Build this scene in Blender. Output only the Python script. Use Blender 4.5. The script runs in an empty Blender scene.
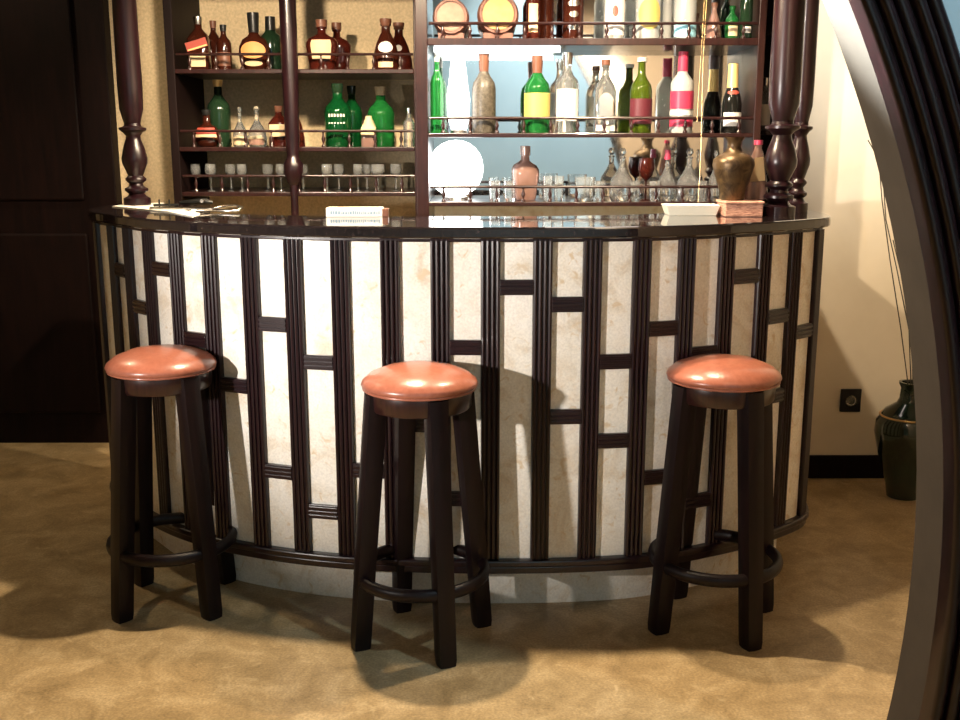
import bpy, bmesh, math, random
from mathutils import Vector, Matrix
random.seed(7)
PI = math.pi
D = bpy.data
COL = bpy.context.scene.collection
S = bpy.context.scene

# ---------------------------------------------------------------- camera
FPX, CAMH, HORY = 1050.0, 1.42, 140.0
TILT = math.atan((360 - HORY) / FPX)
cam_d = D.cameras.new('camera'); cam = D.objects.new('camera', cam_d); COL.objects.link(cam)
cam_d.sensor_width = 36; cam_d.lens = 36 * FPX / 960; cam_d.clip_start = .02
cam.location = (0, 0, CAMH); cam.rotation_euler = (PI / 2 - TILT, 0, 0)
S.camera = cam

# ---------------------------------------------------------------- exposure, world, lights
S.view_settings.view_transform = 'Standard'; S.view_settings.look = 'None'
S.view_settings.exposure = -.1; S.view_settings.gamma = 1; S.view_settings.use_curve_mapping = False
w = D.worlds.new('world'); S.world = w; w.use_nodes = True
w.node_tree.nodes['Background'].inputs[0].default_value = (.9, .75, .65, 1)
w.node_tree.nodes['Background'].inputs[1].default_value = .008

def lamp(name, kind, loc, energy, col=(1, .85, .65), size=.1, target=None, spot=None, blend=.5):
    l = D.lights.new(name, kind); o = D.objects.new(name, l); COL.objects.link(o)
    l.energy = energy; l.color = col; o.location = loc
    if kind == 'AREA': l.size = size
    else: l.shadow_soft_size = size
    if spot: l.spot_size = math.radians(spot); l.spot_blend = blend
    if target is not None:
        o.rotation_euler = (Vector(target) - Vector(loc)).to_track_quat('-Z', 'Y').to_euler()
    return o
WARM = (1, .82, .60)
lamp('canopy_light', 'SPOT', (-.30, 3.15, 2.28), 260, (1, .80, .55), .03, (-.30, 3.0, 0), 165, .3)
lamp('canopy_light', 'SPOT', (.50, 3.22, 2.28), 140, (1, .80, .55), .03, (.50, 3.05, 0), 165, .3)
lamp('standing_lamp_light', 'SPOT', (-2.35, .75, 1.34), 680, (1, .93, .86), .04, (-.32, 3.0, 1.10), 41, 1.0)
lamp('alcove_downlight', 'SPOT', (1.25, 2.75, 2.75), 260, (1, .95, .86), .05, (1.45, 4.3, 2.15), 62, .9)
lamp('shelf_light', 'AREA', (-.62, 4.62, 2.45), 26, (1, .80, .52), .5, (-.62, 4.75, 1.4))
lamp('shelf_light', 'AREA', (.55, 4.0, 2.33), 4, (1, .85, .75), .5, (.55, 4.25, 1.5))
lamp('rear_wall_fill', 'SPOT', (.9, -1.3, 3.4), 380, (.88, .97, 1), .15, (.9, -3.0, 1.9), 90, .7)  # unseen fill, added to brighten the rear wall reflected in the mirror
lamp('arch_fill', 'SPOT', (-.30, 3.05, 2.28), 3200, (.96, 1, .92), .03, (.66, 2.12, 1.77), 19, .95)  # added; narrow cone so only the top of the gate lining turns white
lamp('room_downlight', 'SPOT', (1.75, 1.1, 3.2), 170, (.62, .86, 1), .06, (1.05, 2.03, 1.75), 36, .8)
lamp('shelf_wall_fill', 'SPOT', (-.85, 3.35, 2.1), 120, (1, .80, .58), .04, (-.82, 4.9, 1.62), 74, .7)  # fill added to brighten the cream wall behind the left shelves
lamp('hall_downlight', 'SPOT', (-2.6, 4.3, 3.0), 90, (1, .80, .52), .06, (-2.2, 4.3, 0), 110, .6)

def ray(px, py):
    x = (px - 480) / FPX; y = -(py - 360) / FPX
    return (x, math.cos(TILT) + y * math.sin(TILT), -math.sin(TILT) + y * math.cos(TILT))
def atY(px, py, Y):
    r = ray(px, py); k = Y / r[1]; return Vector((r[0] * k, Y, CAMH + r[2] * k))
def atz(px, py, z):
    r = ray(px, py); k = (z - CAMH) / r[2]; return Vector((r[0] * k, r[1] * k, z))

# ---------------------------------------------------------------- materials
def rowz(Y, z):
    dz = z - CAMH; d = Y * math.cos(TILT) - dz * math.sin(TILT); return 360 - FPX * (Y * math.sin(TILT) + dz * math.cos(TILT)) / d
def newmat(name):
    m = D.materials.new(name); m.use_nodes = True
    return m, m.node_tree.nodes, m.node_tree.links, m.node_tree.nodes['Principled BSDF']
def pmat(name, c, rough=.5, metal=0, trans=0, emit=None, es=0, coat=0, ior=1.45, alpha=1):
    m, n, l, b = newmat(name)
    b.inputs['Base Color'].default_value = (*c, 1); b.inputs['Roughness'].default_value = rough
    b.inputs['Metallic'].default_value = metal; b.inputs['Transmission Weight'].default_value = trans
    b.inputs['IOR'].default_value = ior; b.inputs['Coat Weight'].default_value = coat
    if emit: b.inputs['Emission Color'].default_value = (*emit, 1); b.inputs['Emission Strength'].default_value = es
    # a little procedural unevenness in the gloss
    t = n.new('ShaderNodeTexCoord'); q = n.new('ShaderNodeTexNoise'); q.inputs['Scale'].default_value = 30
    r = n.new('ShaderNodeMapRange'); r.inputs['To Min'].default_value = max(0, rough - .04); r.inputs['To Max'].default_value = rough + .05
    l.new(t.outputs['Object'], q.inputs['Vector']); l.new(q.outputs['Fac'], r.inputs['Value']); l.new(r.outputs['Result'], b.inputs['Roughness'])
    return m
def noisemat(name, stops, scale, rough=.5, detail=8, dist=0, bump=0, stretch=(1, 1, 1), coat=0, rnoise=.6, coord='Object', vein=None, spec=.5, grain=None):
    m, n, l, b = newmat(name)
    t = n.new('ShaderNodeTexCoord'); mp = n.new('ShaderNodeMapping'); mp.inputs['Scale'].default_value = stretch
    q = n.new('ShaderNodeTexNoise'); q.inputs['Scale'].default_value = scale; q.inputs['Detail'].default_value = detail
    q.inputs['Roughness'].default_value = rnoise; q.inputs['Distortion'].default_value = dist
    r = n.new('ShaderNodeValToRGB'); e = r.color_ramp.elements
    while len(e) < len(stops): e.new(.5)
    for i, (p, c) in enumerate(stops): e[i].position = p; e[i].color = (*c, 1)
    l.new(t.outputs[coord], mp.inputs['Vector']); l.new(mp.outputs['Vector'], q.inputs['Vector']); l.new(q.outputs['Fac'], r.inputs['Fac'])
    out = r.outputs['Color']
    if grain:                                                   # fine mineral speckle
        q3 = n.new('ShaderNodeTexNoise'); q3.inputs['Scale'].default_value = grain[0]; q3.inputs['Detail'].default_value = 3
        l.new(t.outputs[coord], q3.inputs['Vector'])
        r3 = n.new('ShaderNodeMapRange'); r3.inputs['From Min'].default_value = .3; r3.inputs['From Max'].default_value = .7
        r3.inputs['To Min'].default_value = 1 - grain[1]; r3.inputs['To Max'].default_value = 1 + grain[1]; l.new(q3.outputs['Fac'], r3.inputs['Value'])
        m3 = n.new('ShaderNodeVectorMath'); m3.operation = 'SCALE'; l.new(out, m3.inputs[0]); l.new(r3.outputs['Result'], m3.inputs['Scale']); out = m3.outputs[0]
    if vein:
        vs, vc, vp, vw = vein
        q2 = n.new('ShaderNodeTexNoise'); q2.inputs['Scale'].default_value = vs; q2.inputs['Detail'].default_value = 6; q2.inputs['Distortion'].default_value = 1.2
        l.new(mp.outputs['Vector'], q2.inputs['Vector'])
        r2 = n.new('ShaderNodeValToRGB'); e2 = r2.color_ramp.elements
        e2[0].position = vp; e2[0].color = (0, 0, 0, 1); e2[1].position = vp + vw; e2[1].color = (1, 1, 1, 1)
        l.new(q2.outputs['Fac'], r2.inputs['Fac'])
        mx = n.new('ShaderNodeMix'); mx.data_type = 'RGBA'; l.new(r2.outputs['Color'], mx.inputs['Factor'])
        l.new(out, mx.inputs[6]); mx.inputs[7].default_value = (*vc, 1); out = mx.outputs[2]
    l.new(out, b.inputs['Base Color'])
    b.inputs['Roughness'].default_value = rough; b.inputs['Coat Weight'].default_value = coat; b.inputs['Specular IOR Level'].default_value = spec
    if bump:
        bp = n.new('ShaderNodeBump'); bp.inputs['Strength'].default_value = bump; bp.inputs['Distance'].default_value = .004
        l.new(q.outputs['Fac'], bp.inputs['Height']); l.new(bp.outputs['Normal'], b.inputs['Normal'])
    return m
WOOD = noisemat('dark_wood', [(.3, (.005, .0012, .0022)), (.7, (.019, .0050, .0075))], 14, .30, stretch=(6, 6, .7), coat=.1)
WOODL = noisemat('stool_wood', [(.3, (.003, .0008, .0012)), (.7, (.009, .0025, .0032))], 14, .42, stretch=(6, 6, .7), spec=.3)
WOODM = noisemat('dark_wood_matte', [(.3, (.003, .001, .001)), (.7, (.009, .003, .0025))], 9, .6, stretch=(5, 5, .5), spec=.12)
WOODR = noisemat('red_wood', [(.3, (.010, .003, .003)), (.7, (.030, .009, .008))], 14, .28, stretch=(6, 6, .7), coat=.4)
MARBLE = noisemat('cream_marble', [(.30, (.66, .56, .43)), (.46, (.82, .77, .68)), (.7, (.88, .85, .79))], 9, .30, dist=.8, vein=(26, (.68, .55, .38), .60, .12), grain=(150, .10))
FLOOR = noisemat('beige_marble_floor', [(.28, (.22, .15, .07)), (.5, (.38, .27, .14)), (.72, (.54, .41, .24))], 7, .30, detail=12, dist=.6, rnoise=.7, vein=(19, (.55, .42, .25), .62, .16), grain=(140, .24))
GRANITE = noisemat('black_granite', [(.4, (.008, .006, .007)), (.62, (.02, .014, .014)), (.75, (.07, .05, .05))], 130, .06, coat=.5)
TANW = noisemat('tan_wall', [(.3, (.30, .23, .17)), (.7, (.36, .28, .21))], 3, .85, bump=.1)
WALLC = noisemat('cream_wall', [(.3, (.60, .47, .28)), (.7, (.68, .54, .34))], 3, .85, bump=.1, grain=(90, .14))
WALLR = noisemat('pale_wall', [(.3, (.66, .58, .45)), (.7, (.74, .66, .53))], 3, .85, bump=.1)
WALLB = noisemat('pale_blue_wall', [(.3, (.50, .62, .66)), (.7, (.58, .70, .74))], 2.5, .9, bump=.08)
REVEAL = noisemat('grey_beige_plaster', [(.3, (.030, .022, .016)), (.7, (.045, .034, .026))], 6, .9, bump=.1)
CEIL = noisemat('ceiling_paint', [(.3, (.62, .60, .56)), (.7, (.68, .66, .62))], 3, .9)
LEATHER = noisemat('tan_leather', [(.3, (.27, .085, .050)), (.7, (.36, .125, .078))], 60, .30, bump=.12, coat=.25)
SILVER = pmat('silver', (.8, .78, .74), .2, 1)
BRASS = pmat('brass', (.75, .5, .22), .3, 1)
CLEAR = pmat('clear_glass', (.95, .97, .97), .03, trans=.92)
AMBER = pmat('amber_glass', (.075, .012, .007), .08, trans=.45)
DAMBER = pmat('dark_amber_glass', (.045, .010, .005), .10, trans=.3)
GREEN = pmat('green_glass', (.004, .075, .018), .08, trans=.5)
LGREEN = pmat('light_green_glass', (.015, .17, .035), .08, trans=.5)
OLIVE = pmat('olive_glass', (.08, .12, .01), .08, trans=.5)
DGREEN = pmat('dark_green_glass', (.012, .03, .014), .08, trans=.1)
BLACKG = pmat('black_glass', (.008, .008, .007), .08)
FROST = noisemat('frosted_grey_glass', [(.35, (.035, .028, .020)), (.65, (.10, .085, .062))], 90, .4)
MILK = pmat('milky_glass', (.55, .56, .54), .25, trans=.4)
CREAM = pmat('cream_label', (.62, .47, .28), .6)
WHITE = pmat('white_label', (.62, .60, .56), .5)
ORANGE = pmat('orange_label', (.60, .28, .09), .6)
RED = pmat('red_label', (.35, .06, .04), .5)
PINK = pmat('pink_foil', (.40, .035, .08), .35)
GOLD = pmat('gold_foil', (.90, .62, .25), .4, .3)
YELLOW = pmat('yellow_label', (.50, .36, .10), .5)
BLUE = pmat('light_blue_label', (.30, .62, .75), .5)
BLACK = pmat('black_plastic', (.01, .01, .01), .35)
WINE = pmat('dark_red_label', (.09, .012, .02), .5)
BROWN = pmat('brown_foil', (.15, .06, .035), .4)
PINKG = pmat('pinkish_glass', (.36, .21, .17), .1, trans=.45)
CASK = noisemat('cask_wood', [(.3, (.09, .03, .02)), (.7, (.18, .07, .045))], 25, .5, stretch=(1, 4, 1))
CASKF = noisemat('cask_face', [(.3, (.17, .075, .045)), (.7, (.26, .13, .085))], 20, .5)
CASKG = noisemat('cask_face_gold', [(.3, (.32, .165, .045)), (.7, (.42, .24, .08))], 20, .5)
BRONZE = noisemat('bronze', [(.35, (.035, .02, .010)), (.65, (.13, .08, .035))], 25, .38, dist=1)
for nd in BRONZE.node_tree.nodes:
    if nd.type == 'BSDF_PRINCIPLED': nd.inputs['Metallic'].default_value = .6
WICKER = noisemat('woven_cane', [(.4, (.34, .15, .10)), (.6, (.62, .34, .24))], 60, .6, stretch=(1, 1, 5), bump=.5)
POTG = noisemat('green_glaze', [(.35, (.003, .010, .007)), (.65, (.010, .032, .022))], 14, .15, coat=.6)
PAPER = pmat('white_paper', (.85, .80, .72), .6)
CERAM = pmat('cream_ceramic', (.80, .78, .66), .3)
INK = pmat('blue_ink', (.22, .32, .40), .6)
TWIG = pmat('dry_twig', (.06, .05, .04), .8)
GLAREG = pmat('glare_glow', (1, 1, 1), .4, emit=(1, .99, .97), es=7)  # glow for the two added glare shapes
LAMPT = pmat('lamp_tube', (1, 1, 1), .4, emit=(.95, 1, .97), es=7)
LAMPW = pmat('lamp_warm', (1, 1, 1), .4, emit=(1, .85, .6), es=6)
MIRROR = pmat('mirror_glass', (.86, .90, .90), .03, 1)

# ---------------------------------------------------------------- mesh helpers
def obj(name, bm, m, parent=None, smooth=False, bevel=0, recalc=True):
    if recalc: bmesh.ops.recalc_face_normals(bm, faces=bm.faces)
    me = D.meshes.new(name); bm.to_mesh(me); bm.free()
    for x in (m if isinstance(m, (list, tuple)) else [m]): me.materials.append(x)
    if smooth:
        for p in me.polygons: p.use_smooth = True
        me.set_sharp_from_angle(angle=math.radians(50))
    o = D.objects.new(name, me); COL.objects.link(o)
    if parent: o.parent = parent
    if bevel:
        b = o.modifiers.new('bevel', 'BEVEL'); b.width = bevel; b.segments = 2; b.limit_method = 'ANGLE'
    return o
def tag(o, label=None, cat=None, group=None, kind=None):
    if label: o['label'] = label
    if cat: o['category'] = cat
    if group: o['group'] = group
    if kind: o['kind'] = kind
    return o
def thing(name, label, cat, loc=(0, 0, 0), rotz=0, group=None, kind=None):
    o = D.objects.new(name, None); COL.objects.link(o); o.location = loc; o.rotation_euler = (0, 0, rotz)
    o.empty_display_size = .05
    return tag(o, label, cat, group, kind)
def box(bm, x0, x1, y0, y1, z0, z1, mat=None):
    v = [bm.verts.new(p) for p in ((x0,y0,z0),(x1,y0,z0),(x1,y1,z0),(x0,y1,z0),(x0,y0,z1),(x1,y0,z1),(x1,y1,z1),(x0,y1,z1))]
    if mat:
        for q in v: q.co = mat @ q.co
    for f in ((0,1,2,3),(4,5,6,7),(0,1,5,4),(1,2,6,5),(2,3,7,6),(3,0,4,7)): bm.faces.new([v[i] for i in f])
    return bm
def lathe(bm, prof, n=24, c=(0, 0, 0), sx=1, sy=1, sq=None, axis=None):
    """prof: list of (r, z); sq(z)->0..1 squareness"""
    rings = []
    for r, z in prof:
        if r < 1e-6: rings.append([bm.verts.new((c[0], c[1], c[2] + z))]); continue
        ring = []
        s = sq(z) if sq else 0
        for i in range(n):
            a = 2 * PI * (i + .5) / n
            ca, sa = math.cos(a), math.sin(a)
            k = 1 / max(abs(ca), abs(sa)); k = 1 + s * (min(k, 1.28) - 1)
            ring.append(bm.verts.new((c[0] + r * sx * ca * k, c[1] + r * sy * sa * k, c[2] + z)))
        rings.append(ring)
    for a, b in zip(rings, rings[1:]):
        if len(a) == 1 and len(b) == 1: continue
        for i in range(n):
            j = (i + 1) % n
            if len(a) == 1: bm.faces.new((a[0], b[j], b[i]))
            elif len(b) == 1: bm.faces.new((a[i], a[j], b[0]))
            else: bm.faces.new((a[i], a[j], b[j], b[i]))
    if len(rings[0]) > 1 and rings[0][0].co != rings[-1][0].co: bm.faces.new(rings[0][::-1])
    if len(rings[-1]) > 1: bm.faces.new(rings[-1])
    return bm
def tube(bm, pts, r, n=8, closed=False, ry=None):
    pts = [Vector(p) for p in pts]; rings = []; N = len(pts)
    up = Vector((0, 0, 1))
    for i, p in enumerate(pts):
        if closed: t = pts[(i + 1) % N] - pts[i - 1]
        else: t = pts[min(i + 1, N - 1)] - pts[max(i - 1, 0)]
        t.normalize()
        u = up if abs(t.dot(up)) < .95 else Vector((1, 0, 0))
        a = t.cross(u).normalized(); b = a.cross(t).normalized()
        rr = r[i] if isinstance(r, (list, tuple)) else r
        rings.append([bm.verts.new(p + a * rr * math.cos(2*PI*k/n) + b * (ry or rr) * math.sin(2*PI*k/n)) for k in range(n)])
    for i in range(N if closed else N - 1):
        A, B = rings[i], rings[(i + 1) % N]
        for k in range(n): bm.faces.new((A[k], A[(k+1) % n], B[(k+1) % n], B[k]))
    if not closed: bm.faces.new(rings[0][::-1]); bm.faces.new(rings[-1])
    return bm
def sphere(bm, c, r, sx=1, sy=1, sz=1, n=20, m=12):
    prof = [(r * math.sin(PI * i / m), -r * math.cos(PI * i / m) * sz) for i in range(m + 1)]
    prof[0] = (0, prof[0][1]); prof[-1] = (0, prof[-1][1])
    return lathe(bm, prof, n, c, sx, sy)
B = bmesh.new

# ---------------------------------------------------------------- the room
GX, GZ, GR, GY0, GY1 = -1.743, .49, 2.71, 2.03, 2.20        # circular moon gate: centre, radius, front and back faces
def struct(name, bm, m, **k): return tag(obj(name, bm, m, **k), kind='structure')
struct('floor', box(B(), -4.6, 4.2, -3, 5.1, -.1, 0), FLOOR)
struct('ceiling', box(B(), -4.6, 4.2, -3, 5.1, 3.6, 3.7), CEIL)
struct('wall_back_left', box(B(), -4.6, -.12, 4.92, 5.05, 0, 3.6), WALLC)
struct('wall_back_right', box(B(), -.12, 4.2, 4.32, 5.05, 0, 3.6), WALLR)
struct('wall_left', box(B(), -4.7, -4.6, -3, 5.1, 0, 3.6), WALLC)
struct('wall_right', box(B(), 2.9, 3.0, GY1, 4.32, 0, 3.6), WALLR)
struct('wall_right_front', box(B(), 4.2, 4.3, -3, 5.1, 0, 3.6), WALLB)
struct('wall_rear', box(B(), -4.6, 4.2, -3.1, -3, 0, 3.6), WALLB)
struct('baseboard_back_right', box(B(), 1.17, 2.9, 4.30, 4.32, 0, .10), WOODM, bevel=.004)

# wall with the circular opening
def gate_wall():
    bm = B(); n = 96; fr = []; bk = []
    a0 = math.asin(-GZ / (GR + .02))
    angs = [a0 + (PI - 2 * a0) * i / n for i in range(n + 1)]
    ri = GR + .02
    inner = [(GX + ri * math.cos(a), GZ + ri * math.sin(a)) for a in angs]
    inner[0] = (inner[0][0], 0); inner[-1] = (inner[-1][0], 0)
    outer = []
    for x, z in inner:                                           # matching points on the rectangle
        dx, dz = x - GX, z - GZ
        xr, xl, zt = 4.2, -4.6, 3.6
        k = min([(xr - GX) / dx] if dx > 0 else [(xl - GX) / dx if dx < 0 else 9e9])
        if dz > 0: k = min(k, (zt - GZ) / dz)
        outer.append((GX + dx * k, max(0, GZ + dz * k)))
    outer[0] = (4.2, 0); outer[-1] = (-4.6, 0)
    for Y, L in ((GY0 + .03, fr), (GY1, bk)):
        L.append([bm.verts.new((x, Y, z)) for x, z in inner]); L.append([bm.verts.new((x, Y, z)) for x, z in outer])
    for i in range(n):
        bm.faces.new((fr[0][i], fr[0][i+1], fr[1][i+1], fr[1][i])); bm.faces.new((bk[0][i], bk[1][i], bk[1][i+1], bk[0][i+1]))
        bm.faces.new((fr[0][i], bk[0][i], bk[0][i+1], fr[0][i+1]))
    # the square corners
    for L, s in ((fr, 1), (bk, -1)):
        for cx in (4.2, -4.6):
            c = bm.verts.new((cx, L[0][0].co.y, 3.6))
            best = None
            for i in range(n):
                p, q = L[1][i].co, L[1][i+1].co
                if abs(p.x - cx) < 1e-4 and abs(q.z - 3.6) < 1e-4 and abs(p.z - 3.6) > 1e-4: best = i
                if abs(q.x - cx) < 1e-4 and abs(p.z - 3.6) < 1e-4 and abs(q.z - 3.6) > 1e-4: best = i
            if best is not None: bm.faces.new((L[1][best], L[1][best+1], c))
    return bm
gw = struct('wall_gate', gate_wall(), [WALLB, TANW])
for p in gw.data.polygons:
    if p.center.y > GY1 - .001: p.material_index = 1
def gate_sweep(prof, closed=True):
    """prof: list of (dr, y) swept round the opening, cut off at the floor"""
    bm = B(); n = 120; rows = []
    for i in range(n + 1):
        row = []
        for dr, y in prof:
            r = GR + dr; a0 = math.asin(-GZ / r); a = a0 + (PI - 2 * a0) * i / n
            row.append(bm.verts.new((GX + r * math.cos(a), y, GZ + r * math.sin(a))))
        rows.append(row)
    m = len(prof)
    for a, b in zip(rows, rows[1:]):
        for k in range(m if closed else m - 1): bm.faces.new((a[k], a[(k+1) % m], b[(k+1) % m], b[k]))
    bm.faces.new(rows[0]); bm.faces.new(rows[-1][::-1])
    return bm
# plaster lining and the moulded wooden architrave on the front
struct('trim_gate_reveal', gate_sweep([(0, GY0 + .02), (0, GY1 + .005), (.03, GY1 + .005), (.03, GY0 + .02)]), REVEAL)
pr = [(-.004, GY0 + .03)]
for k in range(5):                                              # five reeds with grooves between them
    c = .014 + k * .028
    for j in range(7):
        a = PI * j / 6
        pr.append((c - .0132 * math.cos(a), GY0 - .004 - (.020 if k in (1, 3) else .013) * math.sin(a)))
pr += [(.143, GY0 + .03)]
struct('trim_gate_architrave', gate_sweep(pr), WOOD, smooth=True)

# dark door on the far left
dr_ = thing('door_1', None, None, (0, 0, 0)); tag(dr_, kind='structure')
xl, xr_ = -3.6, atY(118, 200, 4.86).x
obj('door_leaf', box(B(), xl, xr_, 4.84, 4.92, 0.0, 2.6), WOODM, dr_, bevel=.004)
bm = B()
for (a, b) in ((.15, 1.0), (1.15, 2.45)):
    for (p, q) in ((xl + .15, -2.95), (-2.75, xr_ - .14)): box(bm, p, q, 4.825, 4.845, a, b)
obj('door_panel', bm, WOODM, dr_, bevel=.012)

# ---------------------------------------------------------------- bar counter
P = [(-1.375,4.25),(-1.375,4.10),(-1.372,3.95),(-1.362,3.80),(-1.325,3.661),(-1.234,3.548),(-1.144,3.435),(-1.045,3.329),(-.934,3.237),(-.811,3.161),(-.678,3.101),(-.543,3.055),(-.403,3.022),(-.258,3.002),
     (-.114,2.992),(.030,2.988),(.179,2.990),(.322,3.001),(.466,3.022),(.602,3.065),(.732,3.125),(.862,3.196),(.980,3.281),(1.084,3.381),(1.118,3.50),(1.128,3.64),(1.13,3.79),(1.13,3.94),(1.13,4.09),(1.13,4.24)]
OFF = 4                                                         # index of first strip seen from the front
def cr(t):
    i = int(math.floor(t)); i = max(0, min(len(P) - 2, i)); u = t - i
    g = lambda k: Vector(P[max(0, min(len(P) - 1, k))])
    p0, p1, p2, p3 = g(i-1), g(i), g(i+1), g(i+2)
    return .5 * ((2*p1) + (p2-p0)*u + (2*p0-5*p1+4*p2-p3)*u*u + (3*p1-p0-3*p2+p3)*u**3)
def frame(t):
    e = .02; a, b = cr(max(0, t - e)), cr(min(len(P) - 1, t + e)); tg = (b - a).normalized()
    return cr(t), tg, Vector((tg.y, -tg.x))                     # point, tangent, outward normal
def curve_slab(bm, t0, t1, n0, n1, z0, z1, seg):
    rows = []
    for i in range(seg + 1):
        p, tg, nn = frame(t0 + (t1 - t0) * i / seg)
        a, b = p + nn * n0, p + nn * n1
        rows.append([bm.verts.new((*a, z0)), bm.verts.new((*b, z0)), bm.verts.new((*b, z1)), bm.verts.new((*a, z1))])
    for a, b in zip(rows, rows[1:]):
        for k in range(4): bm.faces.new((a[k], a[(k+1) % 4], b[(k+1) % 4], b[k]))
    bm.faces.new(rows[0][::-1]); bm.faces.new(rows[-1])
    return bm
ZT, ZU = 1.181, 1.148
NP = len(P)
bar = thing('bar_counter', 'bow-fronted home bar with white marble panels between dark fluted wood strips', 'bar', (0, 0, 0))
obj('kickboard', curve_slab(B(), 0, NP - 1, -.11, -.075, 0, .14, 120), MARBLE, bar)
obj('bottom_rail', curve_slab(B(), 0, NP - 1, -.075, .018, .137, .160, 120), WOOD, bar, bevel=.004)
obj('bottom_moulding', curve_slab(B(), 0, NP - 1, -.02, .026, .160, .181, 120), WOOD, bar, bevel=.005)
obj('top_rail', curve_slab(B(), 0, NP - 1, -.03, .008, 1.136, ZU, 120), WOOD, bar, bevel=.003)
for i in range(NP - 1):
    obj('marble_panel', curve_slab(B(), i, i + 1, -.03, 0, .18, 1.14, 5), MARBLE, bar)
def strip():
    wd = .0285; pts = [(-wd, -.002)]
    for k in range(4):
        c = -wd + wd / 4 + k * wd / 2
        for j in range(5):
            a = PI * j / 4; pts.append((c - wd / 4.6 * math.cos(a), .009 + .0065 * math.sin(a)))
    pts.append((wd, -.002)); bm = B()
    lo = [bm.verts.new((x, -y, .18)) for x, y in pts]; hi = [bm.verts.new((x, -y, 1.14)) for x, y in pts]
    n = len(pts)
    for k in range(n): bm.faces.new((lo[k], lo[(k+1) % n], hi[(k+1) % n], hi[k]))
    bm.faces.new(lo[::-1]); bm.faces.new(hi)
    return bm
s0 = obj('upright_strip', strip(), WOOD, bar)
for i in range(NP):
    s = s0 if i == 0 else s0.copy()
    if i: COL.objects.link(s)
    p, tg, nn = frame(i); s.location = (p.x, p.y, 0); s.rotation_euler = (0, 0, math.atan2(tg.y, tg.x))
RUNGS = {1: [270], 2: [307], 3: [269], 4: [339], 5: [385], 6: [324, 471], 7: [362, 511], 8: [470], 9: [424], 10: [347, 498], 11: [287],
         12: [304, 416], 13: [361, 440], 14: [328, 476], 15: [353, 500], 16: [276], 17: [316, 396], 18: [331]}
for g, ys in RUNGS.items():
    for y in ys:
        i = OFF + g; p, tg, nn = frame(i + .5); X = 480 + FPX * p.x / (p.y + .1)
        z = atY(X, y, p.y).z; c0, c1 = Vector(P[i]), Vector(P[i+1]); L = (c1 - c0).length / 2 - .026
        bm = B(); box(bm, -L, L, -.010, .004, -.022, .022)
        for q in (-.013, 0, .013): box(bm, -L, L, -.0135, -.009, q - .004, q + .004)
        r = obj('cross_piece', bm, WOOD, bar, bevel=.0015)
        m = (c0 + c1) / 2; r.location = (m.x + nn.x * .004, m.y + nn.y * .004, z); r.rotation_euler = (0, 0, math.atan2(tg.y, tg.x))
# stone top
ct = thing('countertop', 'glossy black granite top with curved front edge, lying on the bar', 'countertop', (0, 0, 0))
bm = B(); segs = 140; outer = []; inner = []
for i in range(segs + 1):
    t = (NP - 1) * i / segs; p, tg, nn = frame(t); outer.append(p + nn * (.040 - .022 * abs(2 * i / segs - 1) ** 2))
for i in range(61):                                             # inner edge, a flatter curve behind the front one
    u = i / 60; x = -1.05 + 1.85 * u; y = 3.39 + .30 * abs(2 * u - 1) ** 3.2
    inner.append(Vector((x, y)))
inner = [Vector((-1.08, 4.25)), Vector((-1.08, 3.9))] + inner + [Vector((.83, 3.9)), Vector((.83, 4.24))]
allp = outer + inner[::-1]
lo = [bm.verts.new((p.x, p.y, ZU)) for p in allp]; hi = [bm.verts.new((p.x, p.y, ZT)) for p in allp]
n = len(allp)
for k in range(n): bm.faces.new((lo[k], lo[(k+1) % n], hi[(k+1) % n], hi[k]))
bm.faces.new(lo[::-1]); bm.faces.new(hi)
obj('stone_slab', bm, GRANITE, ct, bevel=.006)

# ---------------------------------------------------------------- turned posts and canopy
ZC = 2.36
def turned_post(x, y, label, r=.045):
    t = thing('turned_post', label, 'post', (x, y, ZT), 0, 'turned wooden posts holding the canopy')
    b = [(0, 0), (1.1*r, 0), (1.1*r, .035), (.8*r, .042), (.62*r, .055), (.95*r, .068), (.95*r, .078), (.6*r, .088), (.55*r, .10), (.85*r, .115), (.85*r, .122),
         (.6*r, .135), (.75*r, .155), (1.02*r, .19), (1.05*r, .215), (.85*r, .26), (.62*r, .295), (.58*r, .31), (.8*r, .325), (1.1*r, .335), (1.1*r, .345), (.7*r, .352), (.66*r, .365), (.7*r, .365), (0, .365)]
    b = [(q, v * .82) for q, v in b]
    obj('baluster', lathe(B(), b, 24), WOOD, t, smooth=True)
    s = [(0, .2993), (.66*r, .2993), (.72*r, .31), (.96*r, .35), (1.0*r, .42), (.9*r, ZC - ZT - .06), (1.15*r, ZC - ZT - .05), (1.15*r, ZC - ZT - .001), (0, ZC - ZT - .001)]
    obj('shaft', lathe(B(), s, 28), WOOD, t, smooth=True)
    return t
pl = atz(131, 206, ZT); prr = atz(785, 217, ZT)
turned_post(-1.27, 3.93, 'dark turned wooden post on the left end of the bar top', .044)
turned_post(.968, 3.44, 'thick shiny turned wooden post on the right end of the bar top', .050)
turned_post(1.082, 3.62, 'slimmer dark turned post behind the right post', .034)
cn = thing('canopy', 'dark wooden canopy held over the bar by the turned posts', 'canopy', (0, 0, 0))
obj('canopy_board', box(B(), -1.42, 1.24, 3.05, 4.31, ZC, ZC + .10), WOODM, cn)
for x, y in ((-.30, 3.15), (.50, 3.22)):
    d = obj('downlight', lathe(B(), [(0, ZC - .012), (.04, ZC - .012), (.045, ZC - .001), (0, ZC - .001)], 20, (x, y, 0)), LAMPW, cn)

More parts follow.
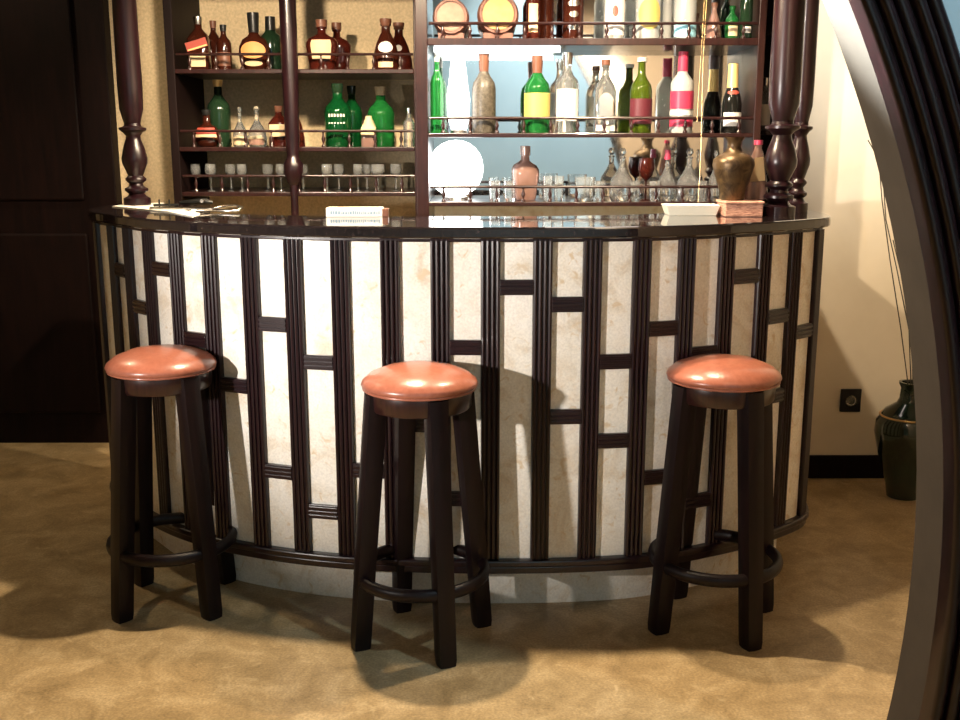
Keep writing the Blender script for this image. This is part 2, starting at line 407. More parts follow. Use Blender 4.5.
# ---------------------------------------------------------------- shelf units
def gallery(parent, x0, x1, yf, zs, zr, step):
    g = obj('gallery_rail', tube(B(), [(x0, yf, zr), (x1, yf, zr)], .0055, 8), WOODR, parent)
    h = zr - zs
    n = max(2, round((x1 - x0) / step))
    bm = lathe(B(), [(0, 0), (.0065, 0), (.0065, .006), (.0025, .012), (.0035, h*.3), (.0065, h*.5), (.0035, h*.7), (.0025, h*.85), (.005, h - .004), (0, h - .004)], 8)
    for v in bm.verts: v.co.x *= 1.35; v.co.y *= 1.35
    b0 = obj('baluster', bm, WOODR, g, smooth=True)
    for i in range(n):
        b = b0 if i == 0 else b0.copy()
        if i: COL.objects.link(b)
        b.location = (x0 + (x1 - x0) * (i + .5) / n, yf, zs)
    return g
# left section
LY, LYB = 4.46, 4.915
sl = thing('shelf_unit', 'dark wooden wall shelves on the left, backed by the cream wall', 'shelf', (0, 0, 0), 0)
xl0 = atY(168, 100, LY).x; xl1 = atY(414, 100, LY).x
obj('side_panel', box(B(), xl0, xl0 + .035, LY, LYB, 1.0, 2.5), WOODM, sl, bevel=.003)
obj('side_panel', box(B(), xl1, xl1 + .03, LY, LYB, 1.0, 2.5), WOODR, sl, bevel=.003)
LZ = []
for ys, yr in ((69, 54), (147, 131), (192, 176)):
    zt = atY(300, ys, LY).z; zr = atY(300, yr, LY).z; LZ.append(zt)
    obj('shelf', box(B(), xl0 + .035, xl1, LY, LYB, zt - .018, zt), WOODR, sl, bevel=.003)
    gallery(sl, xl0 + .04, xl1 - .002, LY + .012, zt, zr, .105)
LZ.append(atY(300, -20, LY).z)
obj('shelf', box(B(), xl0 + .035, xl1, LY, LYB, LZ[3], LZ[3] + .02), WOODR, sl)
# right section, backed by a mirror
RY, RYB = 4.06, 4.318
sr = thing('shelf_unit', 'dark wooden wall shelves backed by a bright mirror', 'shelf', (0, 0, 0), 0)
xr0 = atY(416, 100, RY).x; xr1 = atY(755, 100, RY).x
obj('side_panel', box(B(), xr0 - .001, xr0 + .045, RY, RYB, 1.0, 2.34), WOODR, sr, bevel=.003)
obj('side_panel', box(B(), xr1, xr1 + .028, RY, RYB, 1.0, 2.34), WOODR, sr, bevel=.003)
obj('mirror', box(B(), xr0 + .045, xr1, RYB - .012, RYB - .004, .9, 2.34), MIRROR, sr)
RZ = []
for ys, yr in ((38, 23), (133, 118), (202, 187)):
    zt = atY(600, ys, RY).z; zr = atY(600, yr, RY).z; RZ.append(zt)
    obj('shelf', box(B(), xr0 + .045, xr1, RY, RYB - .012, zt - (.026 if ys == 38 else .016), zt), WOODR, sr, bevel=.003)
    gallery(sr, xr0 + .05, xr1 - .002, RY + .012, zt, zr, .102)
# narrow side shelf right of the mirror
sn = thing('shelf_unit', 'narrow dark side shelf squeezed between the mirror shelves and the right post', 'shelf', (0, 0, 0), 0)
xs1 = atY(800, 100, RY).x
obj('side_panel', box(B(), xs1, xs1 + .025, RY + .05, RYB, 1.0, 2.34), WOODM, sn)
obj('back_panel', box(B(), xr1 + .03, xs1, RYB - .02, RYB - .004, 1.0, 2.34), WOODM, sn)
for z in (RZ[1] + .01, RZ[0] + .03, RZ[2] - .02):
    obj('shelf', box(B(), xr1 + .03, xs1, RY + .05, RYB - .02, z - .016, z), WOODM, sn)
SNZ = RZ[1] + .01
# turned post in the left section
tp = thing('turned_post', 'slim dark turned post standing among the left shelves', 'post', (*atY(291, 100, LY - .03).xy, LZ[2] - .3), 0)
h = 2.5 - (LZ[2] - .3)
zz = lambda y: atY(291, y, LY - .03).z - (LZ[2] - .3)
obj('shaft', lathe(B(), [(0, 0), (.016, 0), (.016, zz(185)), (.026, zz(183)), (.040, zz(172)), (.040, zz(164)), (.026, zz(158)), (.024, zz(154)), (.030, zz(140)), (.032, zz(100)), (.034, zz(60)), (.036, h), (0, h)], 20), WOOD, tp, smooth=True)

# ---------------------------------------------------------------- bottles
def SH(kind):
    return {
    'wine':   [(0,0),(.95,0),(1,.02),(1,.56),(.9,.64),(.55,.72),(.36,.78),(.33,.94),(.40,.945),(.40,1),(0,1)],
    'slim':   [(0,0),(.95,0),(1,.02),(1,.60),(.88,.66),(.5,.73),(.38,.78),(.34,.94),(.40,.95),(.40,1),(0,1)],
    'whisky': [(0,0),(.9,0),(.95,.02),(.95,.58),(.85,.66),(.5,.74),(.34,.79),(.32,.9),(.38,.91),(.38,1),(0,1)],
    'round':  [(0,0),(.55,0),(.75,.03),(.95,.15),(1,.28),(.96,.42),(.75,.54),(.42,.60),(.30,.64),(.28,.9),(.34,.91),(.34,1),(0,1)],
    'crown':  [(0,0),(.72,0),(.78,.03),(.88,.25),(1,.48),(.98,.56),(.80,.64),(.45,.69),(.26,.73),(.24,.82),(.32,.83),(.32,1),(0,1)],
    'flask':  [(0,0),(.95,0),(1,.04),(.95,.25),(.70,.52),(.48,.66),(.32,.74),(.30,.86),(.38,.87),(.38,1),(0,1)],
    'champ':  [(0,0),(.95,0),(1,.02),(1,.42),(.85,.54),(.5,.68),(.40,.75),(.38,.93),(.46,.94),(.46,1),(0,1)],
    'decant': [(0,0),(.8,0),(.95,.05),(1,.22),(.85,.40),(.45,.55),(.22,.66),(.20,.80),(.30,.82),(.12,.85),(.30,.92),(.2,.99),(0,1)],
    }[kind]
def rad_at(prof, f):
    for (r0, z0), (r1, z1) in zip(prof, prof[1:]):
        if z0 <= f <= z1 and z1 > z0: return r0 + (r1 - r0) * (f - z0) / (z1 - z0)
    return 1
def bottle(label, px, ytop, wpx, y, zb, kind, glass, cap=None, lab=None, capf=.86, square=False, flat=1, group='bottles on the shelves', name='bottle', cat='bottle'):
    """lab: list of (material, f0, f1, half angle in degrees, oval?)"""
    base = atY(px, (max(ytop, 0) + rowz(y, zb)) / 2, y); ht = atY(px, ytop, y).z - zb; r = wpx / 2 / FPX * y * 1.005
    t = thing(name, label, cat, (base.x, y, zb), 0, group)
    pf = SH(kind); sq = (lambda z: max(0, 1 - max(0, z / ht - .58) * 12)) if square else None
    rr = r / (1.12 if square else 1)
    obj('glass_body', lathe(B(), [(a * rr, b * ht) for a, b in pf], 24, sx=1, sy=flat, sq=sq), glass, t, smooth=True)
    if cap:
        k = rad_at(pf, .95); k0 = max(rad_at(pf, capf) , .2)
        obj('cap', lathe(B(), [(0, capf*ht), (k0*rr*1.06, capf*ht), (k*rr*1.1, ht*.95), (k*rr*1.1, ht*1.004), (0, ht*1.004)], 18, sy=1), cap, t, smooth=True)
    for (mt, f0, f1, ang, oval) in (lab or []):
        bm = B(); nu, nv = 16, 6; rows = []
        for i in range(nu + 1):
            u = -1 + 2 * i / nu; a = -PI / 2 + math.radians(ang) * u
            c = (f0 + f1) / 2; hh = (f1 - f0) / 2 * (math.sqrt(max(.02, 1 - u * u)) if oval else 1)
            col = []
            for j in range(nv + 1):
                f = c - hh + 2 * hh * j / nv; k = rad_at(pf, f) * rr * 1.03 + .0006
                ca, sa = math.cos(a), math.sin(a)
                if square: q = 1 / max(abs(ca), abs(sa)); k *= min(q, 1.28)
                col.append(bm.verts.new((k * ca, k * sa * flat - (.0006 if flat < 1 else 0), f * ht)))
            rows.append(col)
        for a_, b_ in zip(rows, rows[1:]):
            for j in range(nv): bm.faces.new((a_[j], b_[j], b_[j+1], a_[j+1]))
        o = obj('paper_label', bm, mt, t, smooth=True)
    return t
def goblet(label, px, ytop, wpx, y, zb, kind='stem', mat=CLEAR, group=None, cat='glass', name='glass'):
    base = atY(px, 180, y); h = atY(px, ytop, y).z - zb; r = wpx / 2 / FPX * y
    if kind == 'stem':
        pf = [(0,0),(r*.7,0),(r*.65,.003),(.004,.006),(.003,h*.45),(.006,h*.48),(r*.75,h*.58),(r,h*.75),(r*.9,h),(r*.84,h),(r*.92,h*.75),(r*.65,h*.6),(0,h*.52)]
    elif kind == 'tumbler':
        pf = [(0,0),(r*.8,0),(r*.85,.004),(r,h),(r*.92,h),(r*.76,.012),(0,.012)]
    else:
        pf = [(0,0),(r*.6,0),(r*.55,.003),(.004,.008),(.004,h*.2),(r*.6,h*.28),(r,h*.5),(r*.9,h*.8),(r*.7,h),(r*.64,h),(r*.84,h*.8),(r*.93,h*.5),(r*.5,h*.3),(0,h*.27)]
    o = obj(name, lathe(B(), pf, 18), mat, None, smooth=True); o.location = (base.x, y, zb)
    return tag(o, label, cat, group)

G1 = 'liquor bottles on the top left shelf'; G2 = 'liquor bottles on the middle left shelf'
G3 = 'liquor bottles on the top right shelf'; G4 = 'liquor bottles on the middle right shelf'
y1, y2 = LY + .10, LY + .24
z = LZ[0]
b = bottle('square amber bottle with a slanted red label, leftmost on the top left shelf', 199, 17, 23, y1, z, 'whisky', DAMBER, SILVER, [(CREAM, .06, .26, 38, False)], square=True, group=G1)
bm = B(); r = 10.5 / FPX * y1; hb = atY(199, 17, y1).z - z                  # slanted label with a gold stripe
M = Matrix.Translation((.001, -r - .0025, hb * .47)) @ Matrix.Rotation(-.28, 4, 'Y')
obj('slanted_label', box(bm, -r * .98, r * .98, -.0006, .0006, -.018, .018, M), RED, b)
obj('gold_stripe', box(B(), -r * .9, r * .9, -.0016, 0, -.016, -.010, M), GOLD, b)
bottle('dark amber bottle right behind the one with the slanted red label', 214, 21, 17, y2, z, 'whisky', DAMBER, BROWN, None, square=True, group=G1)
bottle('narrow dark bottle with a short neck, third from the left on the top left shelf', 224, 25, 14, y1 + .02, z, 'slim', DAMBER, BLACK, [(BROWN, .1, .4, 60, False)], group=G1)
bottle('round dark bottle with black neck and glowing orange oval label', 254, 13, 30, y1, z, 'round', DAMBER, BLACK, [(ORANGE, .20, .50, 50, True), (CREAM, .07, .16, 38, True)], capf=.66, flat=.55, group=G1)
bottle('dark green bottle with black neck beside the round orange labelled one', 271, 17, 22, y2, z, 'wine', DGREEN, BLACK, None, capf=.76, group=G1)
bottle('squat amber bottle with cream label and bulging shoulders, right of the slim post', 322, 20, 31, y1, z, 'crown', AMBER, BROWN, [(CREAM, .22, .60, 38, False)], flat=.6, group=G1)
bottle('squat amber bottle half hidden behind the one with bulging shoulders', 337, 23, 27, y2, z, 'crown', AMBER, BROWN, None, flat=.6, group=G1)
bottle('amber flask with round white label near the right end of the top left shelf', 386, 19, 27, y1, z, 'flask', DAMBER, BROWN, [(WHITE, .34, .56, 40, True), (CREAM, .05, .16, 30, False)], flat=.75, group=G1)
bottle('darker flask just right of the flask with the white label', 399, 23, 26, y2, z, 'flask', AMBER, BROWN, [(WHITE, .42, .55, 20, True)], flat=.75, group=G1)
z = LZ[1]
bottle('squat dark bottle with red and cream banded label, left end of middle left shelf', 207, 110, 24, y1, z, 'round', DAMBER, BLACK, [(RED, .36, .52, 55, False), (CREAM, .26, .34, 55, False)], flat=.7, group=G2)
bottle('tall black bottle with gold cord behind the squat banded bottle', 219, 80, 22, y2, z, 'wine', DGREEN, GOLD, None, capf=.90, group=G2)
bottle('small clear decanter, left one of the pair in the middle left shelf', 240, 107, 15, y1, z, 'decant', CLEAR, None, [(CREAM, .05, .25, 50, False)], group=G2)
bottle('small clear decanter, right one of the pair in the middle left shelf', 257, 106, 19, y1, z, 'decant', CLEAR, None, [(PINKG, .05, .2, 50, False)], group=G2)
bottle('amber bottle with big square cream label, left of the slim post', 279, 106, 21, y1, z, 'whisky', AMBER, BROWN, [(CREAM, .25, .55, 40, False)], square=True, group=G2)
bottle('small orange flask standing just right of the slim post', 297, 108, 15, y1, z, 'flask', AMBER, BROWN, [(ORANGE, .3, .5, 30, True)], group=G2)
b = bottle('green bottle with two rows of white lettering on its shoulder', 338, 84, 26, y1, z, 'wine', GREEN, DGREEN, None, group=G2)
r = 13 / FPX * y1; hb = atY(338, 84, y1).z - z
bm = B()
random.seed(3)
for row, f in enumerate((.50, .38)):
    for k in range(6):
        a = -PI/2 + (k - 2.5) * .22; rr = r * 1.03
        M = Matrix.Translation((rr * math.cos(a), rr * math.sin(a), hb * f)) @ Matrix.Rotation(a + PI / 2, 4, 'Z')
        box(bm, -.0038, .0038, -.0008, .0008, -.006 if row == 0 else -.003, .006 if row == 0 else .003, M)
obj('lettering', bm, WHITE, b)
bottle('slimmer green bottle touching the lettered green one on its right', 352, 86, 20, y2, z, 'wine', GREEN, DGREEN, None, group=G2)
bottle('small bottle with square cream label in front of the light green bottle', 369, 116, 17, y1 - .02, z, 'whisky', PINKG, CREAM, [(CREAM, .40, .85, 50, False)], square=True, capf=.6, group=G2)
bottle('bright green bottle with pale neck near the right end of the middle left shelf', 381, 87, 26, y2, z, 'wine', LGREEN, CREAM, None, group=G2)
bottle('slim clear bottle at the right end of the middle left shelf', 409, 108, 11, y1, z, 'slim', CLEAR, SILVER, None, group=G2)
z = LZ[2]
for k, (px, w_, lb) in enumerate(((196, 10, 'small stemmed glass farthest left on the bottom left shelf, against the dark side'), (211, 11, 'second stemmed glass from the left end of the bottom left shelf'),
        (231, 11, 'small stemmed glass below the left clear decanter, on the bottom left shelf'), (242, 10, 'small stemmed glass below the gap between the two clear decanters'),
        (268, 11, 'small stemmed glass on the bottom left shelf, second to the left of the slim post'), (281, 10, 'small stemmed glass touching the left side of the slim post'),
        (303, 11, 'small stemmed glass just right of the slim post'), (327, 11, 'small stemmed glass below the left edge of the lettered green bottle'),
        (339, 11, 'small stemmed glass directly below the lettered green bottle'), (358, 10, 'small stemmed glass on the bottom shelf behind the white carton'),
        (367, 9, 'narrow stemmed glass below the small cream labelled bottle'), (378, 14, 'wider pale glass below the bright green bottle with pale neck'),
        (396, 12, 'small stemmed glass farthest right on the bottom left shelf'))):
    goblet(lb, px, 164, w_, y1 - .03 * (k % 2), z, 'stem', CLEAR, 'small glasses on the bottom left shelf')

y1, y2 = RY + .075, RY + .15
z = RZ[0]
def cask(label, px, cy, rpx, face):
    y = RY + .075; r = rpx / FPX * y; c = atY(px, cy, y)
    t = thing('wooden_cask', label, 'cask', (c.x, y, z), 0, 'round casks on the top right shelf')
    Mx = Matrix.Translation((0, 0, r + .010)) @ Matrix.Rotation(PI / 2, 4, 'X')
    bm = lathe(B(), [(0, -.055), (r*.85, -.055), (r*.97, -.02), (r, 0), (r*.97, .03), (r*.88, .055), (r*.80, .055), (r*.80, .048), (0, .048)], 28); bm.transform(Mx)
    obj('cask_body', bm, CASK, t, smooth=True)
    bm = lathe(B(), [(0, .0485), (r*.74, .0485), (r*.74, .052), (0, .052)], 28); bm.transform(Mx); obj('cask_face', bm, face, t)
    for yy in (-.035, .035): obj('cradle', box(B(), -r*.7, r*.7, yy - .006, yy + .006, 0, .022), CASK, t)
cask('small wooden cask with a plain pinkish round face, left end of the top right shelf', 451, 14, 17.5, CASKF)
cask('wooden cask with a gold round face and dark reddish rim on the top right shelf', 498, 17, 20, CASKG)
bottle('brownish bottle just right of the gold faced cask', 533, -32, 13, y1, z, 'slim', AMBER, BROWN, [(CREAM, .1, .5, 40, False)], group=G3)
bottle('dark upright bottle next to the brownish one on the top right shelf', 545, -40, 17, y2, z, 'wine', DAMBER, BLACK, None, group=G3)
b = bottle('dark bottle with silver pattern on the top right shelf', 573, -38, 20, y1, z, 'slim', DAMBER, BLACK, [(SILVER, .12, .20, 35, True), (SILVER, .28, .36, 25, True), (SILVER, .42, .50, 35, True)], group=G3)
bottle('white bottle with a small red mark on the top right shelf', 614, -40, 20, y1, z, 'slim', MILK, WHITE, [(WHITE, .05, .55, 60, False), (RED, .28, .42, 16, True)], group=G3)
bottle('cream bottle with a yellow oval label on the top right shelf', 648, -38, 24, y1, z, 'wine', MILK, GOLD, [(YELLOW, .12, .52, 55, True)], group=G3)
bottle('slim pale bottle between the yellow labelled and the blue labelled ones', 667, -34, 9, y2, z, 'slim', MILK, WHITE, None, group=G3)
bottle('clear bottle with a light blue label low down on the top right shelf', 685, -36, 21, y1, z, 'slim', MILK, SILVER, [(BLUE, .03, .22, 75, False)], group=G3)
bottle('short pinkish flask right of the blue labelled bottle', 714, 3, 15, y1, z, 'flask', PINKG, BROWN, None, group=G3)
bottle('small bright green bottle near the right end of the top right shelf', 732, 6, 13, y1, z, 'wine', LGREEN, LGREEN, [(CREAM, .1, .4, 40, False)], group=G3)
bottle('grey dark bottle at the right end of the top right shelf', 746, -25, 12, y1, z, 'slim', DGREEN, BLACK, [(WHITE, .1, .2, 40, False)], group=G3)
z = RZ[1]
bottle('tall hazy green bottle at the left end of the middle right shelf', 437, 50, 13, y1, z, 'slim', LGREEN, WHITE, None, group=G4)
bottle('frosted grey brown bottle beside the glaring light', 484, 54, 23, y1, z, 'wine', FROST, BROWN, None, capf=.78, group=G4)
bottle('green bottle with yellow label and brown neck on the middle right shelf', 537, 56, 25, y1, z, 'wine', LGREEN, BROWN, [(YELLOW, .20, .52, 75, False)], capf=.78, group=G4)
bottle('tall clear bottle with white label right of the yellow labelled bottle', 567, 53, 23, y1, z, 'slim', CLEAR, SILVER, [(WHITE, .15, .55, 60, False)], group=G4)
bottle('clear bottle with an ornate silver arched label on the middle right shelf', 605, 60, 23, y1, z, 'whisky', CLEAR, BROWN, [(SILVER, .15, .55, 42, True), (WHITE, .03, .12, 45, False)], square=True, capf=.93, group=G4)
bottle('olive green bottle with dark red label and white cap', 641, 58, 21, y1, z, 'wine', OLIVE, WHITE, [(WINE, .12, .46, 80, False)], capf=.95, group=G4)
bottle('clear bottle with pink capped neck and red and white bands', 682, 52, 22, y1, z, 'slim', MILK, PINK, [(PINK, .08, .20, 85, False), (WHITE, .22, .28, 85, False), (PINK, .30, .52, 85, False)], capf=.76, group=G4)
bottle('black champagne bottle with gold foil neck and white label', 732, 64, 19, y1, z, 'champ', BLACKG, GOLD, [(WHITE, .10, .30, 60, False), (RED, .56, .62, 50, True)], capf=.66, group=G4)
z = RZ[2]
G5 = 'glassware on the bottom right shelf'
bottle('rounded pinkish amber flask behind the gallery, near the glaring light', 526, 146, 26, y2, z, 'crown', PINKG, None, None, flat=.6, group=G5, name='flask', cat='flask')
for px, lb in ((548, 'tiny tumbler next to the pinkish flask, left one of the pair'), (559, 'tiny tumbler, right one of the pair beside the pinkish flask')): goblet(lb, px, 176, 10, y1, z, 'tumbler', CLEAR, 'pair of tiny tumblers')
goblet('wide clear glass bowl left of the round decanter with cross stopper', 585, 177, 21, y1, z, 'tumbler', CLEAR, G5)
bottle('round clear decanter with a wide cross shaped stopper', 622, 148, 25, y1, z, 'decant', CLEAR, None, None, group=G5, name='decanter', cat='decanter')
goblet('dark stemmed goblet standing right of the cross stopper decanter', 646, 158, 16, y1 + .03, z, 'stem', AMBER, G5)
bottle('small clear decanter with a pink tinted neck', 667, 150, 20, y1, z, 'decant', CLEAR, PINK, None, capf=.82, group=G5, name='decanter', cat='decanter')
bottle('larger round cut glass decanter left of the bronze vase', 689, 148, 25, y1, z, 'decant', CLEAR, None, None, group=G5, name='decanter', cat='decanter')
bottle('slender clear decanter half behind the bronze vase', 715, 150, 14, y1, z, 'decant', CLEAR, None, None, group=G5, name='decanter', cat='decanter')
for px, lb in ((495, 'low clear tumbler nearest the glare globe on the bottom right shelf'), (510, 'low clear tumbler just left of the pinkish flask'), (600, 'low clear tumbler right of the wide glass bowl'),
        (635, 'low clear tumbler between the cross stopper decanter and the dark goblet'), (655, 'low clear tumbler right of the dark stemmed goblet'), (702, 'low clear tumbler right of the larger round decanter')): goblet(lb, px, 181, 11, RY + .05, z, 'tumbler', CLEAR, 'low tumblers on the bottom right shelf')
bottle('small clear bottle in the narrow side shelf beside the right post', 765, 78, 11, RY + .14, SNZ, 'slim', CLEAR, SILVER, [(WHITE, .1, .5, 60, False)], group='bottle in the side shelf')

gc = thing('gold_cord', 'thin gold cord hanging down in front of the mirror shelves, left of the champagne bottle', 'cord', (atY(702, 90, RY).x, RY - .012, RZ[2]))
obj('cord_strand', tube(B(), [(.003 * math.sin(q * .9), 0, q * .1 + .0) for q in range(12)], .0008, 6), BRASS, gc)
obj('cord_strand', tube(B(), [(-.012 - .004 * math.cos(q * .7), 0, q * .1 + .3) for q in range(9)], .0007, 6), BRASS, gc)

# ---------------------------------------------------------------- strip light and added glare shapes
lt = thing('strip_light', 'bright white strip light under the top right shelf', 'light', (0, 0, 0))
a, c_ = atY(434, 47, RY + .05), atY(560, 47, RY + .05)
obj('tube', tube(B(), [(a.x, RY + .05, RZ[0] - .038), (c_.x, RY + .05, RZ[0] - .038)], .010, 12), LAMPT, lt, smooth=True)
obj('fitting', box(B(), a.x - .01, c_.x + .01, RY + .03, RY + .07, RZ[0] - .027, RZ[0] - .0262), SILVER, lt)
vt = thing('glare_tube', 'upright white glowing shape standing in for the glare left of the frosted bottle', 'light', (atY(458, 90, y1).x, RY + .06, RZ[1]))  # glowing shape added to stand for the white glare
hv = atY(458, 58, RY + .06).z - RZ[1]
obj('tube', lathe(B(), [(0, .012), (.026, .012), (.040, .06), (.042, .14), (.034, hv * .7), (.026, hv - .01), (0, hv)], 20), GLAREG, vt, smooth=True)
obj('base', lathe(B(), [(0, 0), (.03, 0), (.028, .012), (0, .012)], 20), SILVER, vt)
gp = atY(455, 168, RY + .02)
gl = thing('glare_globe', 'white glowing globe standing in for the glare at the left end of the bottom right shelf', 'light', (gp.x, RY + .131, RZ[2]))  # glowing ball added in place of the glare over the shelf
obj('globe', sphere(B(), (0, 0, .122), .110), GLAREG, gl, smooth=True)
obj('base', lathe(B(), [(0, 0), (.05, 0), (.045, .014), (0, .014)], 20), SILVER, gl)

# ---------------------------------------------------------------- things on the bar top
vb = atz(744, 217, ZT); vb.y += .06
bx = thing('woven_box', 'flat reddish woven box under the bronze vase on the bar top', 'box', (atz(744, 217, ZT).x, vb.y, ZT))
hbx = atY(744, 201, vb.y - .05).z - ZT; wb = 18.5 / FPX * vb.y
obj('box_body', box(B(), -wb, wb, -.06, .07, 0, hbx * .8), WICKER, bx, bevel=.004)
obj('lid', box(B(), -wb - .003, wb + .003, -.063, .073, hbx * .8, hbx), WICKER, bx, bevel=.004)
vh = atY(735, 137, vb.y).z - (ZT + hbx); vr = 20.5 / FPX * vb.y
vz = thing('bronze_vase', 'dark bronze vase with flared neck standing on the woven box', 'vase', (vb.x - .026, vb.y + .005, ZT + hbx))
pf = [(0,0),(.55,0),(.6,.03),(.62,.15),(.85,.38),(1,.56),(.96,.65),(.7,.72),(.42,.77),(.34,.84),(.36,.93),(.50,1),(.42,1),(.28,.93),(.26,.84),(0,.8)]
obj('vase_body', lathe(B(), [(a*vr, b_*vh) for a, b_ in pf], 28), BRONZE, vz, smooth=True)
fb = thing('flask', 'wedge shaped flask with pinkish cream label between bronze vase and right post', 'flask', (atY(766, 180, vb.y + .01).x - .0, vb.y + .05, ZT + hbx))
fb.location.x = vb.x + .062
fh = atY(768, 140, vb.y).z - (ZT + hbx)
bm = lathe(B(), [(0,0),(.034,0),(.037,.02),(.034,fh*.3),(.020,fh*.75),(.012,fh*.85),(.011,fh*.94),(0,fh*.94)], 20, sy=.5)
fb.location.z = ZT + hbx
obj('glass_body', bm, PINKG, fb, smooth=True)
obj('cap', lathe(B(), [(0,fh*.92),(.014,fh*.92),(.014,fh),(0,fh)], 16), PINK, fb, smooth=True)
bm = B(); v = [bm.verts.new(p) for p in ((-.026, -.0175, fh*.30), (.024, -.0175, fh*.32), (.015, -.0125, fh*.72), (-.012, -.0125, fh*.70))]; bm.faces.new(v)
bmesh.ops.solidify(bm, geom=bm.faces[:], thickness=.001)
obj('paper_label', bm, CREAM, fb)
# cream dish
dp = atz(693, 216, ZT); dw = 27 / FPX * dp.y
ds = thing('dish', 'shallow cream rectangular dish on the bar top left of the woven box', 'dish', (dp.x, dp.y + .05, ZT))
bm = B(); hd = .034; rows = []
for (k, zq) in ((.86, 0), (1, hd), (.93, hd), (.80, .008)):
    rows.append([bm.verts.new((dw*k*sx_, .05*k*sy_, zq)) for sx_, sy_ in ((-1,-1),(1,-1),(1,1),(-1,1))])
for a, b_ in zip(rows, rows[1:]):
    for k in range(4): bm.faces.new((a[k], a[(k+1)%4], b_[(k+1)%4], b_[k]))
bm.faces.new(rows[0][::-1]); bm.faces.new(rows[-1])
obj('dish_body', bm, CERAM, ds, bevel=.003)
# white carton with faint blue print
cp = atz(357, 217, ZT); cw = 31 / FPX * cp.y
cb = thing('carton', 'flat white carton with faint blue print on the bar top', 'box', (cp.x, cp.y + .035, ZT), .03)
obj('carton_body', box(B(), -cw, cw*.80, -.035, .035, 0, .028), PAPER, cb, bevel=.002)
obj('end_flap', box(B(), cw*.80, cw*.98, -.033, .033, 0, .025), BROWN, cb, bevel=.002)
bm = B(); random.seed(5); x = -cw * .86
while x < cw * .7:
    q = random.uniform(.003, .008); box(bm, x, min(x + q, cw*.72), -.0362, -.035, .009, random.choice((.016, .018, .019))); x += q + .002
obj('printed_text', bm, INK, cb)
# left end: paper, tongs, corkscrew
q = atz(150, 209, ZT)
def flat(pts, z0, th):
    bm = B(); lo = [bm.verts.new((x, y, z0)) for x, y in pts]; hi = [bm.verts.new((x, y, z0 + th)) for x, y in pts]; n = len(pts)
    for k in range(n): bm.faces.new((lo[k], lo[(k+1)%n], hi[(k+1)%n], hi[k]))
    bm.faces.new(lo[::-1]); bm.faces.new(hi); return bm
def zpt(px, py): v = atz(px, py, ZT); return (v.x, v.y)
tag(obj('paper_napkin', flat([zpt(112, 207), zpt(128, 204.5), zpt(164, 203.5), zpt(160, 208), zpt(186, 212), zpt(170, 212.5)], ZT, .0035), PAPER), 'thin white paper lying at the left end of the bar top', 'napkin')
tag(obj('paper_napkin', flat([zpt(164, 211.5), zpt(182, 210.5), zpt(200, 214), zpt(192, 217)], ZT, .003), PAPER), 'small white paper corner near the front edge of the bar top', 'napkin')
tg_ = thing('serving_tongs', 'long silver tongs with a looped end at the left of the bar top', 'tongs', (0, 0, ZT + .007))
lp = [Vector((*zpt(a, b_), 0)) for a, b_ in ((150, 210.5), (185, 210.8), (212, 211.5), (226, 208.5), (236, 207.8), (242, 210), (238, 213), (226, 213), (212, 212.5), (190, 213.4))]
for k in range(len(lp)): lp[k].z = .0
obj('tongs_body', tube(B(), lp, .0055, 8), SILVER, tg_, smooth=True)
cs = thing('corkscrew', 'small dark winged corkscrew lying behind the silver tongs', 'corkscrew', (*zpt(196, 206), ZT))
obj('corkscrew_body', tube(B(), [(-.06, 0, .012), (-.02, .0, .014), (.03, .005, .016), (.06, .01, .012)], [.006, .010, .014, .006], 10), BLACK, cs, smooth=True)
obj('handle', tube(B(), [(.03, -.03, .02), (.03, .04, .02)], .007, 8), SILVER, cs)
cs2 = thing('bottle_opener', 'thin dark opener with upright pins beside the left end paper', 'opener', (*zpt(163, 210), ZT + .004))
obj('opener_bar', tube(B(), [(-.035, .01, .012), (.05, .02, .012)], .005, 8), BLACK, cs2)
bm = B()
for xx in (-.015, .02): tube(bm, [(xx, .012, -.0003), (xx, .012, .032)], .003, 6)
obj('pin', bm, BLACK, cs2)

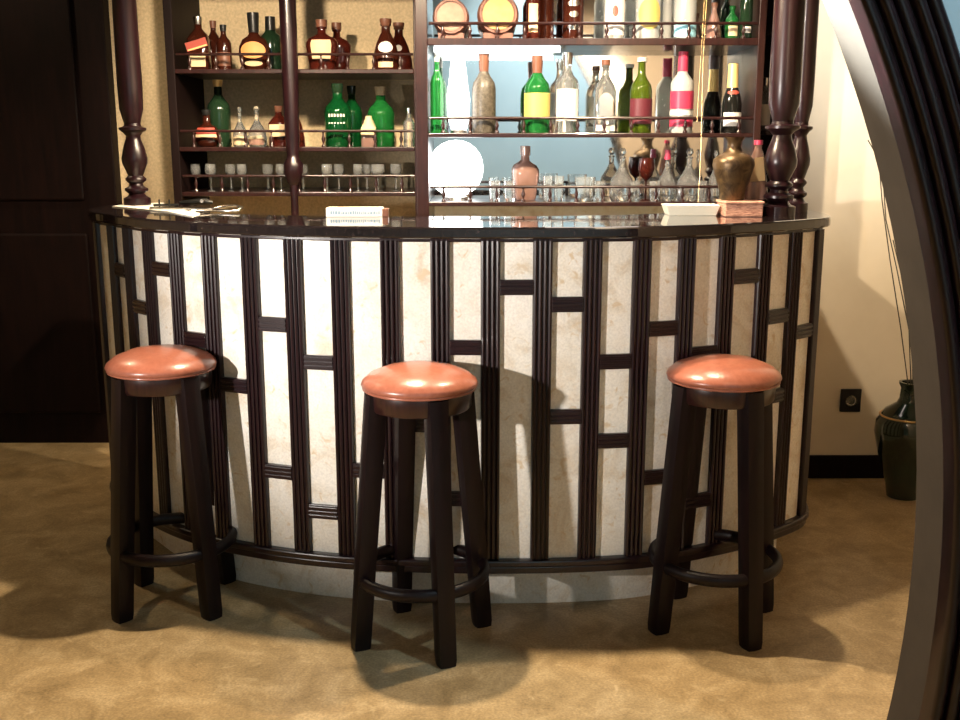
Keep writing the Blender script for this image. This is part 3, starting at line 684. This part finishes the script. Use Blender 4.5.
# ---------------------------------------------------------------- bar stools
def make_stool():
    t = thing('bar_stool', 'x', 'stool', (0, 0, 0), 0, 'round leather bar stools in front of the bar')
    R = .163; hs = .790
    c = [(0, hs-.044), (R*.90, hs-.044), (R*.975, hs-.039), (R, hs-.031), (R*.975, hs-.021), (R*.85, hs-.004), (R*.60, hs+.012), (R*.28, hs+.021), (0, hs+.023)]
    obj('seat_cushion', lathe(B(), c, 40), LEATHER, t, smooth=True)
    obj('seat_piping', tube(B(), [(R*.955*math.cos(a), R*.955*math.sin(a), hs-.042) for a in [2*PI*i/40 for i in range(40)]], .004, 8, True), LEATHER, t, smooth=True)
    a = [(0, hs-.098), (R*.86, hs-.098), (R*.89, hs-.092), (R*.90, hs-.055), (R*.89, hs-.0445), (0, hs-.0445)]
    obj('seat_apron', lathe(B(), a, 40), WOODR, t, smooth=True)
    for k in range(4):
        an = k * PI / 2
        d = Vector((math.cos(an), math.sin(an), 0)); s = Vector((-math.sin(an), math.cos(an), 0))
        bm = B(); rows = []
        for zf, rr, wd in ((0, .188, .025), (.02, .187, .027), (.25, .169, .028), (hs-.05, .126, .030)):
            ring = []
            for j in range(12):
                aa = 2*PI*j/12 + PI/12; ca, sa = math.cos(aa), math.sin(aa)
                kk = min(1/max(abs(ca), abs(sa)), 1.25)
                ring.append(bm.verts.new(d*(rr + wd*ca*kk) + s*(wd*sa*kk) + Vector((0, 0, zf))))
            rows.append(ring)
        for A, Bb in zip(rows, rows[1:]):
            for j in range(12): bm.faces.new((A[j], A[(j+1)%12], Bb[(j+1)%12], Bb[j]))
        bm.faces.new(rows[0][::-1]); bm.faces.new(rows[-1])
        obj('leg', bm, WOODL, t, smooth=True)
    rz = .205
    obj('foot_ring', tube(B(), [(.182*math.cos(a), .182*math.sin(a), rz) for a in [2*PI*i/48 for i in range(48)]], .015, 10, True, ry=.019), WOODL, t, smooth=True)
    return t
st0 = make_stool()
def copy_tree(o, parent=None):
    c = o.copy(); COL.objects.link(c); c.parent = parent
    for ch in list(o.children): copy_tree(ch, c)
    return c
SP = [(-.958, 3.09, -41, 'leather topped bar stool nearest the dark door, left of the three'),
      (-.168, 2.845, 23, 'leather topped bar stool in the middle of the three, standing nearest the camera'),
      (.700, 2.945, 23, 'leather topped bar stool on the right, on the side of the green floor vase')]
for i, (x, y, a, lb) in enumerate(SP):
    s = st0 if i == 0 else copy_tree(st0)
    s.location = (x, y, 0); s.rotation_euler = (0, 0, math.radians(a)); s['label'] = lb

# ---------------------------------------------------------------- right side
vp = atz(903, 500, 0); vY = vp.y + .05
fv = thing('floor_vase', 'tall dark green glazed vase on the floor by the right wall', 'vase', (atY(907, 440, vY).x, vY, 0))
hF = atY(907, 382, vY).z; rF = 33 / FPX * vY
pf = [(0,0),(.48,0),(.50,.03),(.55,.12),(.85,.38),(1,.56),(.97,.66),(.72,.76),(.40,.82),(.33,.86),(.31,.95),(.38,.985),(.38,1),(.30,1),(.25,.93),(.25,.84),(0,.8)]
obj('vase_body', lathe(B(), [(a*rF, b_*hF) for a, b_ in pf], 36), POTG, fv, smooth=True)
obj('gilt_band', tube(B(), [(rF*.86*math.cos(a), rF*.86*math.sin(a), hF*.712) for a in [2*PI*i/36 for i in range(36)]], .004, 6, True), BRASS, fv)
tw = thing('dry_stems', 'thin dry stems rising high out of the green floor vase', 'branches', (fv.location.x, vY, hF * .82))
for pts in (((911, 384), (909, 330), (897, 270), (886, 220), (882, 165), (868, 140)), ((908, 384), (901, 330), (890, 260), (882, 200), (878, 150)), ((913, 384), (912, 340), (905, 290), (893, 240))):
    v = [atY(a, b_, vY - .02) for a, b_ in pts]; v = [Vector((0, 0, 0))] + [p - tw.location for p in v]
    obj('stem', tube(B(), v, .0022, 6), TWIG, tw)
sp = atY(850, 400, 4.32)
so = thing('wall_socket', 'square black wall socket on the pale right wall', 'socket', (sp.x, 4.32, sp.z))
hw = 10.5 / FPX * 4.32
obj('socket_plate', box(B(), -hw, hw, -.012, 0, -hw*1.15, hw*1.15), BLACK, so, bevel=.003)
bm = lathe(B(), [(0, .0122), (hw*.55, .0122), (hw*.55, .015), (hw*.45, .015), (hw*.42, .013), (0, .013)], 20)
bm.transform(Matrix.Rotation(PI/2, 4, 'X')); obj('socket_outlet', bm, SILVER, so)
